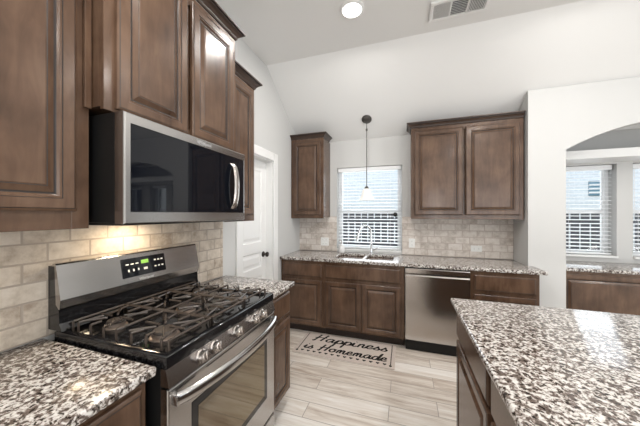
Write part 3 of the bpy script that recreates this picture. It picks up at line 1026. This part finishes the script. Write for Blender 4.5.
# cast-iron grates: three sections
zg = 0.974
def bar(b, p, q, drop0=False, drop1=False):
    """a grate finger from p to q at grate height, ends may turn down to the cooktop"""
    pts = []
    (x0, y0), (x1, y1) = p, q
    if drop0: pts.append((x0, y0, 0.932))
    pts.append((x0, y0, zg)); pts.append((x1, y1, zg))
    if drop1: pts.append((x1, y1, 0.932))
    for a, c in zip(pts, pts[1:]):
        b.tube([a, c], 0.0055, 6, flat=(0.0044, 0.0056))
X_a, X_b = 0.640, 0.100
def grate(yl, yr, burners, outer):
    b = MB()
    ym = (yl + yr) / 2
    # front and back rails and the two long rails
    for yy_ in (yl, yr):
        if not (outer == yy_):
            bar(b, (yy_, LX(X_a)), (yy_, LX(X_b)), True, True)
    for X in (X_a, X_b, 0.365):
        bar(b, (yl, LX(X)), (yr, LX(X)), True, True)
    n = 7
    for k in range(n):
        X = 0.135 + (X_a - 0.035 - 0.135) * k / (n - 1)
        if abs(X - 0.365) < 0.02:
            continue
        near = min(burners, key=lambda q: abs(q[1] - X))
        cut = 0.055 if abs(near[1] - X) < 0.07 else 0.012
        bar(b, (yl, LX(X)), (near[0] - cut, LX(X + (near[1] - X) * 0.25)), outer == yl, False)
        bar(b, (yr, LX(X)), (near[0] + cut, LX(X + (near[1] - X) * 0.25)), outer == yr, False)
    for (bx, X) in burners:
        for a in range(4):
            an = PI / 4 + a * PI / 2
            c, s = math.cos(an), math.sin(an)
            bar(b, (bx + c * 0.030, LX(X) + s * 0.030), (bx + c * 0.115, LX(X) + s * 0.125), False, False)
        for s in (-1, 1):
            bar(b, (bx, LX(X) + s * 0.028), (bx, LX(X) + s * 0.105), False, False)
    return b.done('grate', M['iron'], t, True)
grate(-w + 0.040, -0.128, [(-0.245, 0.51), (-0.245, 0.22)], -w + 0.040)
grate(-0.118, 0.118, [(0.0, 0.50), (0.0, 0.23)], None)
grate(0.128, w - 0.040, [(0.245, 0.51), (0.245, 0.22)], w - 0.040)

# ------------------------------------------------------------------ microwave
t = thing('microwave', 'stainless over-the-range microwave with dark glass door', 'microwave', (0.010, YMID, 1.399), LEFT)
w = (Y1 - Y0) / 2
def LM(X): return 0.010 - X
hM = 0.4245
b = MB(); b.box(-w, w, LM(0.418), 0.0, 0.004, hM, 0.002); b.done('microwave_body', M['blackplastic'], t)
b = MB(); b.box(-w + 0.004, w - 0.004, LM(0.45), -0.01, -0.006, 0.0035, 0.002)
for s in (-1, 1):
    b.box(s * 0.22 - 0.09, s * 0.22 + 0.09, LM(0.36), LM(0.22), -0.009, -0.0055, 0.001)
b.done('underside_filter', M['blackplastic'], t)
XF = 0.469
ysp = 1.352 - YMID
b = MB()
def mr_(i, X, y0=-w, y1=w, z0=0.0, z1=hM): return [(y0 + i, LM(X), z0 + i), (y1 - i, LM(X), z0 + i), (y1 - i, LM(X), z1 - i), (y0 + i, LM(X), z1 - i)]
g0, g1, gz0, gz1 = 0.697 - YMID, 1.421 - YMID, 0.046, 0.385
def gr(i, X, y0=g0, y1=g1): return [(y0 + i, LM(X), gz0 + i), (y1 - i, LM(X), gz0 + i), (y1 - i, LM(X), gz1 - i), (y0 + i, LM(X), gz1 - i)]
b.rings([mr_(0, 0.419), mr_(0, XF - 0.006), mr_(0.002, XF - 0.002), mr_(0.005, XF), gr(0, XF), gr(0.002, XF - 0.003)])
dr_ = b.done('door_frame', M['steel'], t)
b = MB(); b.rings([gr(0.0022, XF - 0.0028, g0, ysp), gr(0.0022, XF - 0.0003, g0, ysp)]); b.done('door_glass', M['darkglass'], dr_)
b = MB(); b.rings([gr(0.0022, XF - 0.0028, ysp, g1), gr(0.0022, XF - 0.0003, ysp, g1)]); b.done('control_panel', M['darkglass'], t)
hp = []
for k in range(17):
    u = -1 + 2 * k / 16
    hp.append((1.300 - YMID, LM(XF + 0.006 + 0.030 * (1 - u * u) ** 0.5), 0.205 + u * 0.132))
b = MB(); b.tube(hp, 0.01, 12, flat=(0.021, 0.008)); b.done('handle', M['nickel'], dr_, True)
text('logo_lettering', 'Whirlpool', 0.024, M['logo'], dr_, (1.075 - YMID, LM(XF + 0.0004), 0.396), (PI / 2, 0, 0))
b = MB()
rg = [(1.055 - YMID + 0.022 * math.cos(a), LM(XF + 0.0006), 0.402 + 0.010 * math.sin(a)) for a in [2 * PI * k / 28 for k in range(29)]]
b.tube(rg, 0.0008, 6); b.done('logo_ring', M['logo'], dr_)

# ------------------------------------------------------------------ pendant over the sink
PX, PY = 1.01, 3.215
pz = zc(PY)
t = thing('pendant_light', 'white glass pendant lamp hanging over the sink on a thin rod', 'pendant lamp', (PX, PY, 1.61))
h = pz - 1.61
al = math.atan((ZB - ZC) / (YB - YC))
b = MB(); b.lathe([(0.0, 0.0), (0.062, 0.0), (0.062, -0.008), (0.045, -0.022), (0.014, -0.028), (0, -0.028)], 26, cap0=False, cap1=False)
o = b.done('canopy', M['pendmetal'], t, True); o.location = (0, 0, h - 0.001); o.rotation_euler = (al, 0, 0)
b = MB()
b.tube([(0, 0, h - 0.02), (0, 0, h - 0.12)], 0.004, 8)
b.lathe([(0, h - 0.15), (0.010, h - 0.148), (0.013, h - 0.135), (0.010, h - 0.12), (0, h - 0.118)], 14, cap0=False, cap1=False)
b.tube([(0, 0, h - 0.148), (0, 0, 0.16)], 0.0055, 10)
b.done('rod', M['pendmetal'], t, True)
b = MB(); b.lathe([(0, 0.172), (0.015, 0.170), (0.022, 0.160), (0.028, 0.150), (0.028, 0.138), (0, 0.138)], 20, cap0=False, cap1=False)
b.done('socket_cap', M['pendmetal'], t, True)
b = MB(); b.lathe([(0.026, 0.142), (0.040, 0.135), (0.052, 0.115), (0.060, 0.080), (0.070, 0.045), (0.086, 0.018), (0.102, 0.0), (0.098, 0.0), (0.083, 0.018), (0.066, 0.045), (0.056, 0.080), (0.048, 0.113), (0.026, 0.136)], 32, cap0=False, cap1=False)
b.done('lamp_shade', M['shade'], t, True)

# ------------------------------------------------------------------ ceiling fittings
t = thing('recessed_light', 'round lit recessed light in the flat ceiling above the range aisle', 'ceiling light', (1.057, 2.038, ZC - 0.014))
b = MB(); b.lathe([(0.078, 0.004), (0.078, 0.0), (0.092, 0.002), (0.098, 0.008), (0.098, 0.0135), (0.076, 0.0135)], 36, cap0=False, cap1=False); b.done('trim_ring', M['trim'], t, True)
b = MB(); b.lathe([(0, 0.004), (0.077, 0.004), (0.077, 0.012), (0, 0.012)], 36, cap0=False, cap1=False); b.done('lens', M['lens'], t)

t = thing('ceiling_vent', 'white three-section air vent grille in the ceiling', 'vent', (1.87, 2.27, ZC - 0.016))
vw, vd = 0.215, 0.105
b = MB()
fw = 0.026
for x0, x1, y0, y1 in ((-vw, vw, -vd, -vd + fw), (-vw, vw, vd - fw, vd), (-vw, -vw + fw, -vd + fw, vd - fw), (vw - fw, vw, -vd + fw, vd - fw)):
    b.box(x0, x1, y0, y1, 0, 0.0155, 0.003)
iw = (2 * vw - 2 * fw) / 3
for k in (1, 2):
    x = -vw + fw + iw * k
    b.box(x - 0.006, x + 0.006, -vd + fw, vd - fw, 0, 0.0155, 0.001)
b.done('vent_frame', M['trim'], t)
b = MB(); b.box(-vw + fw, vw - fw, -vd + fw, vd - fw, 0.012, 0.0155); b.done('vent_throat', M['dark_void'], t)
for k in range(3):
    b = MB()
    x0 = -vw + fw + iw * k + (0.007 if k else 0.001)
    x1 = -vw + fw + iw * (k + 1) - (0.007 if k < 2 else 0.001)
    if k == 1:
        n = 9
        for j in range(n):
            y = -vd + fw + (2 * vd - 2 * fw) * (j + 0.5) / n
            b.prism([(y - 0.006, 0.001), (y - 0.005, 0.0), (y + 0.005, 0.010), (y + 0.004, 0.011)], 0, x0, x1)
    else:
        n = 10
        sg = 1 if k == 2 else -1
        for j in range(n):
            x = x0 + (x1 - x0) * (j + 0.5) / n
            b.prism([(x - sg * 0.005, 0.001), (x - sg * 0.004, 0.0), (x + sg * 0.005, 0.010), (x + sg * 0.004, 0.011)], 1, -vd + fw, vd - fw)
    b.done('louvers', M['trim'], t)

# ------------------------------------------------------------------ outlets and small things
def outlet(x, z, label, horiz=False, name='wall_outlet', gangs=1):
    t = thing(name, label, 'outlet', (x, YB - 0.0095, z), 0, 'outlets in the window wall backsplash')
    if horiz: t.rotation_euler = (0, PI / 2, 0)
    gw = 0.046 * (gangs - 1) / 2
    b = MB(); b.box(-0.036 - gw, 0.036 + gw, -0.006, 0, -0.058, 0.058, 0.002); b.done('cover_plate', M['plastic'], t)
    for g_ in range(gangs):
        gx = 0.046 * (g_ - (gangs - 1) / 2)
        for s in (-1, 1):
            b = MB(); b.box(gx - 0.016, gx + 0.016, -0.0085, -0.005, s * 0.024 - 0.014, s * 0.024 + 0.014, 0.003); q = b.done('receptacle', M['plastic'], t)
            b = MB()
            for d_ in (-0.006, 0.006): b.box(gx + d_ - 0.001, gx + d_ + 0.001, -0.009, -0.0084, s * 0.024 - 0.004, s * 0.024 + 0.005)
            b.done('slots', M['blackplastic'], q)
    return t
outlet(0.387, 1.045, 'wide white outlet plate under the narrow upper cabinet, left of the window', gangs=2)
outlet(1.548, 1.065, 'white upright outlet plate between the window and the dishwasher corner')
outlet(2.267, 1.025, 'pale sideways outlet plate under the two-door upper cabinet', True)

# small round black sensor on the sash with its cord
t = thing('window_sensor', 'small black round gadget stuck on the sink window sash', 'sensor', (1.345, 3.475, 1.429))
b = MB(); b.lathe([(0, 0.0), (0.024, 0.0), (0.028, -0.006), (0.026, -0.014), (0.014, -0.018), (0, -0.018)], 20, axis='y', cap0=False, cap1=False); b.done('sensor_body', M['blackplastic'], t, True)
b = MB(); b.tube([(-0.025, 0, 0.0), (-0.23, 0, -0.004)], 0.004, 8); b.done('sensor_arm', M['blackplastic'], t)

# ------------------------------------------------------------------ floor mat with script lettering
mx0, mx1, my0, my1 = 0.345, 1.372, 2.440, 2.900
t = thing('kitchen_mat', 'beige floor mat printed Happiness is Homemade in front of the sink', 'mat', ((mx0 + mx1) / 2, (my0 + my1) / 2, 0))
mw, md = (mx1 - mx0) / 2, (my1 - my0) / 2
b = MB(); b.box(-mw, mw, -md, md, 0.0005, 0.011, 0.004, 2); b.done('mat_pad', M['matfab'], t)
G = {
 'H': (1.35, [[(0.02, 0.1), (0.18, 0.0), (0.5, 1.9)], [(0.85, 0), (1.25, 1.95)], [(0.05, 0.85), (0.6, 1.0), (1.3, 1.08)]]),
 'a': (0.98, [[(0.75, .85), (.45, 1.0), (.12, .6), (.1, .15), (.35, 0), (.62, .35), (.78, .95), (.7, .2), (.85, 0), (1.05, .2)]]),
 'p': (0.85, [[(0.0, .2), (.3, 1.0), (.22, .5), (.0, -.95)], [(.2, .6), (.5, 1.0), (.75, .75), (.65, .2), (.35, .02), (.18, .2)], [(.5, .03), (.9, .2)]]),
 'i': (0.50, [[(0, .2), (.22, .95), (.15, .2), (.3, 0), (.55, .2)], [(.32, 1.35), (.38, 1.45)]]),
 'n': (0.92, [[(0.15, 0), (.32, .95)], [(.22, .5), (.55, .98), (.7, .8), (.62, .2), (.78, 0), (.98, .2)]]),
 'e': (0.70, [[(.0, .2), (.1, .45), (.5, .55), (.6, .85), (.4, 1.0), (.15, .7), (.12, .25), (.35, 0), (.75, .25)]]),
 's': (0.70, [[(0, .15), (.3, .6), (.5, 1.05), (.42, .75), (.62, .35), (.45, .02), (.1, .08)]]),
 'o': (0.86, [[(.5, .98), (.15, .75), (.1, .25), (.4, 0), (.7, .3), (.68, .8), (.5, .98), (.92, .85)]]),
 'm': (1.36, [[(0.15, 0), (.32, .95)], [(.22, .5), (.5, .98), (.62, .8), (.55, 0.02)], [(.58, .5), (.9, .98), (1.04, .8), (.98, .2), (1.14, 0), (1.4, .2)]]),
 'd': (1.00, [[(.72, .8), (.45, 1.0), (.12, .6), (.1, .15), (.35, 0), (.62, .35), (1.05, 2.0), (.74, .2), (.9, 0), (1.08, .2)]]),
 ' ': (0.75, []),
}
ink = MB()
zi = 0.0112
def stroke(pts, hw):
    P = spline([(x, y, 0) for x, y in pts], 5)
    L, Rr = [], []
    for i, p in enumerate(P):
        tt = (P[min(i + 1, len(P) - 1)] - P[max(i - 1, 0)])
        if tt.length < 1e-9: tt = Vector((1, 0, 0))
        tt.normalize()
        # brush pen: broad on downstrokes
        ww = hw * (0.72 + 0.55 * abs(tt.y))
        n_ = Vector((-tt.y, tt.x, 0)) * ww
        L.append((p.x + n_.x, p.y + n_.y)); Rr.append((p.x - n_.x, p.y - n_.y))
    ink.rings([[(l[0], l[1], zi), (r_[0], r_[1], zi), (r_[0], r_[1], zi + 0.0006), (l[0], l[1], zi + 0.0006)] for l, r_ in zip(L, Rr)])
def write(s, xc, y0, xh, hw, stretch=1.0, width=None):
    tot = sum(G[c][0] for c in s)
    k = (width / tot) if width else xh * stretch
    x = xc - tot * k / 2
    for c in s:
        adv, ss = G[c]
        for st in ss:
            stroke([(x + px * k + 0.12 * py * xh, y0 + py * xh) for px, py in st], hw)
        x += adv * k
write('Happiness', 0.02, 0.056, 0.074, 0.0092, width=0.82)
write('is Homemade', 0.0, -0.128, 0.064, 0.0086, width=0.86)
ink.done('lettering', M['ink'], t)
def heart(cx, cy, s):
    hb = MB()
    pts = []
    for k in range(20):
        a = 2 * PI * k / 20
        pts.append((cx + s * 0.0625 * 16 * math.sin(a) ** 3, cy + s * 0.0625 * (13 * math.cos(a) - 5 * math.cos(2 * a) - 2 * math.cos(3 * a) - math.cos(4 * a))))
    hb.prism(pts, 2, zi, zi + 0.0006)
    hb.done('heart', M['ink'], t)
for k in range(14):
    x = -0.42 + 0.84 * k / 13
    heart(x, -0.175, 0.018)
for s in (-1, 1):
    bd = MB()
    n = 18
    for k in range(n):
        y = -0.165 + 0.36 * k / (n - 1)
        bd.box(s * 0.475 - 0.005, s * 0.475 + 0.005, y - 0.008, y + 0.008, zi, zi + 0.0006)
    bd.lathe([(0, zi), (0.014, zi), (0.014, zi + 0.0006), (0, zi + 0.0006)], 14, (s * 0.475, -0.19, 0), cap0=False, cap1=False)
    bd.done('side_border', M['ink'], t)

# ------------------------------------------------------------------ outdoors
b = MB(); b.box(-14, 22, 4.3, 30, -0.5, -0.32)
tag(b.done('lawn', M['grass']), kind='structure')
t = thing('fence', 'dark wooden picket fence seen through the window blinds', 'fence', (4, 6.6, -0.32))
b = MB()
x = -12.0
while x < 14:
    b.box(x, x + 0.135, 0, 0.02, 0.02, 1.80 + random.uniform(-0.005, 0.005))
    x += 0.165
b.done('pickets', M['fence'], t)
b = MB()
for z in (0.3, 0.95, 1.55): b.box(-12, 14, 0.021, 0.06, z, z + 0.09)
b.done('rails', M['fence'], t)
t = thing('neighbor_house', 'pale brick house beyond the fence seen through the nook window', 'house', (0, 0, -0.32))
b = MB(); b.box(-9, 14, 9.4, 10.4, 0, 6.0); b.done('house_wall', M['siding'], t)
b = MB()
b.prism([(9.0, 6.0), (9.9, 6.9), (10.8, 6.0)], 0, -9.2, 14.2); b.done('roof', M['fence'], t)
b = MB(); b.box(6.48, 7.15, 9.37, 9.399, 2.28, 2.70); q = b.done('house_window', M['shutter'], t)
b = MB()
for z in (2.36, 2.47, 2.58): b.box(6.48, 7.15, 9.36, 9.369, z, z + 0.03)
b.done('window_slats', M['vinyl'], q)
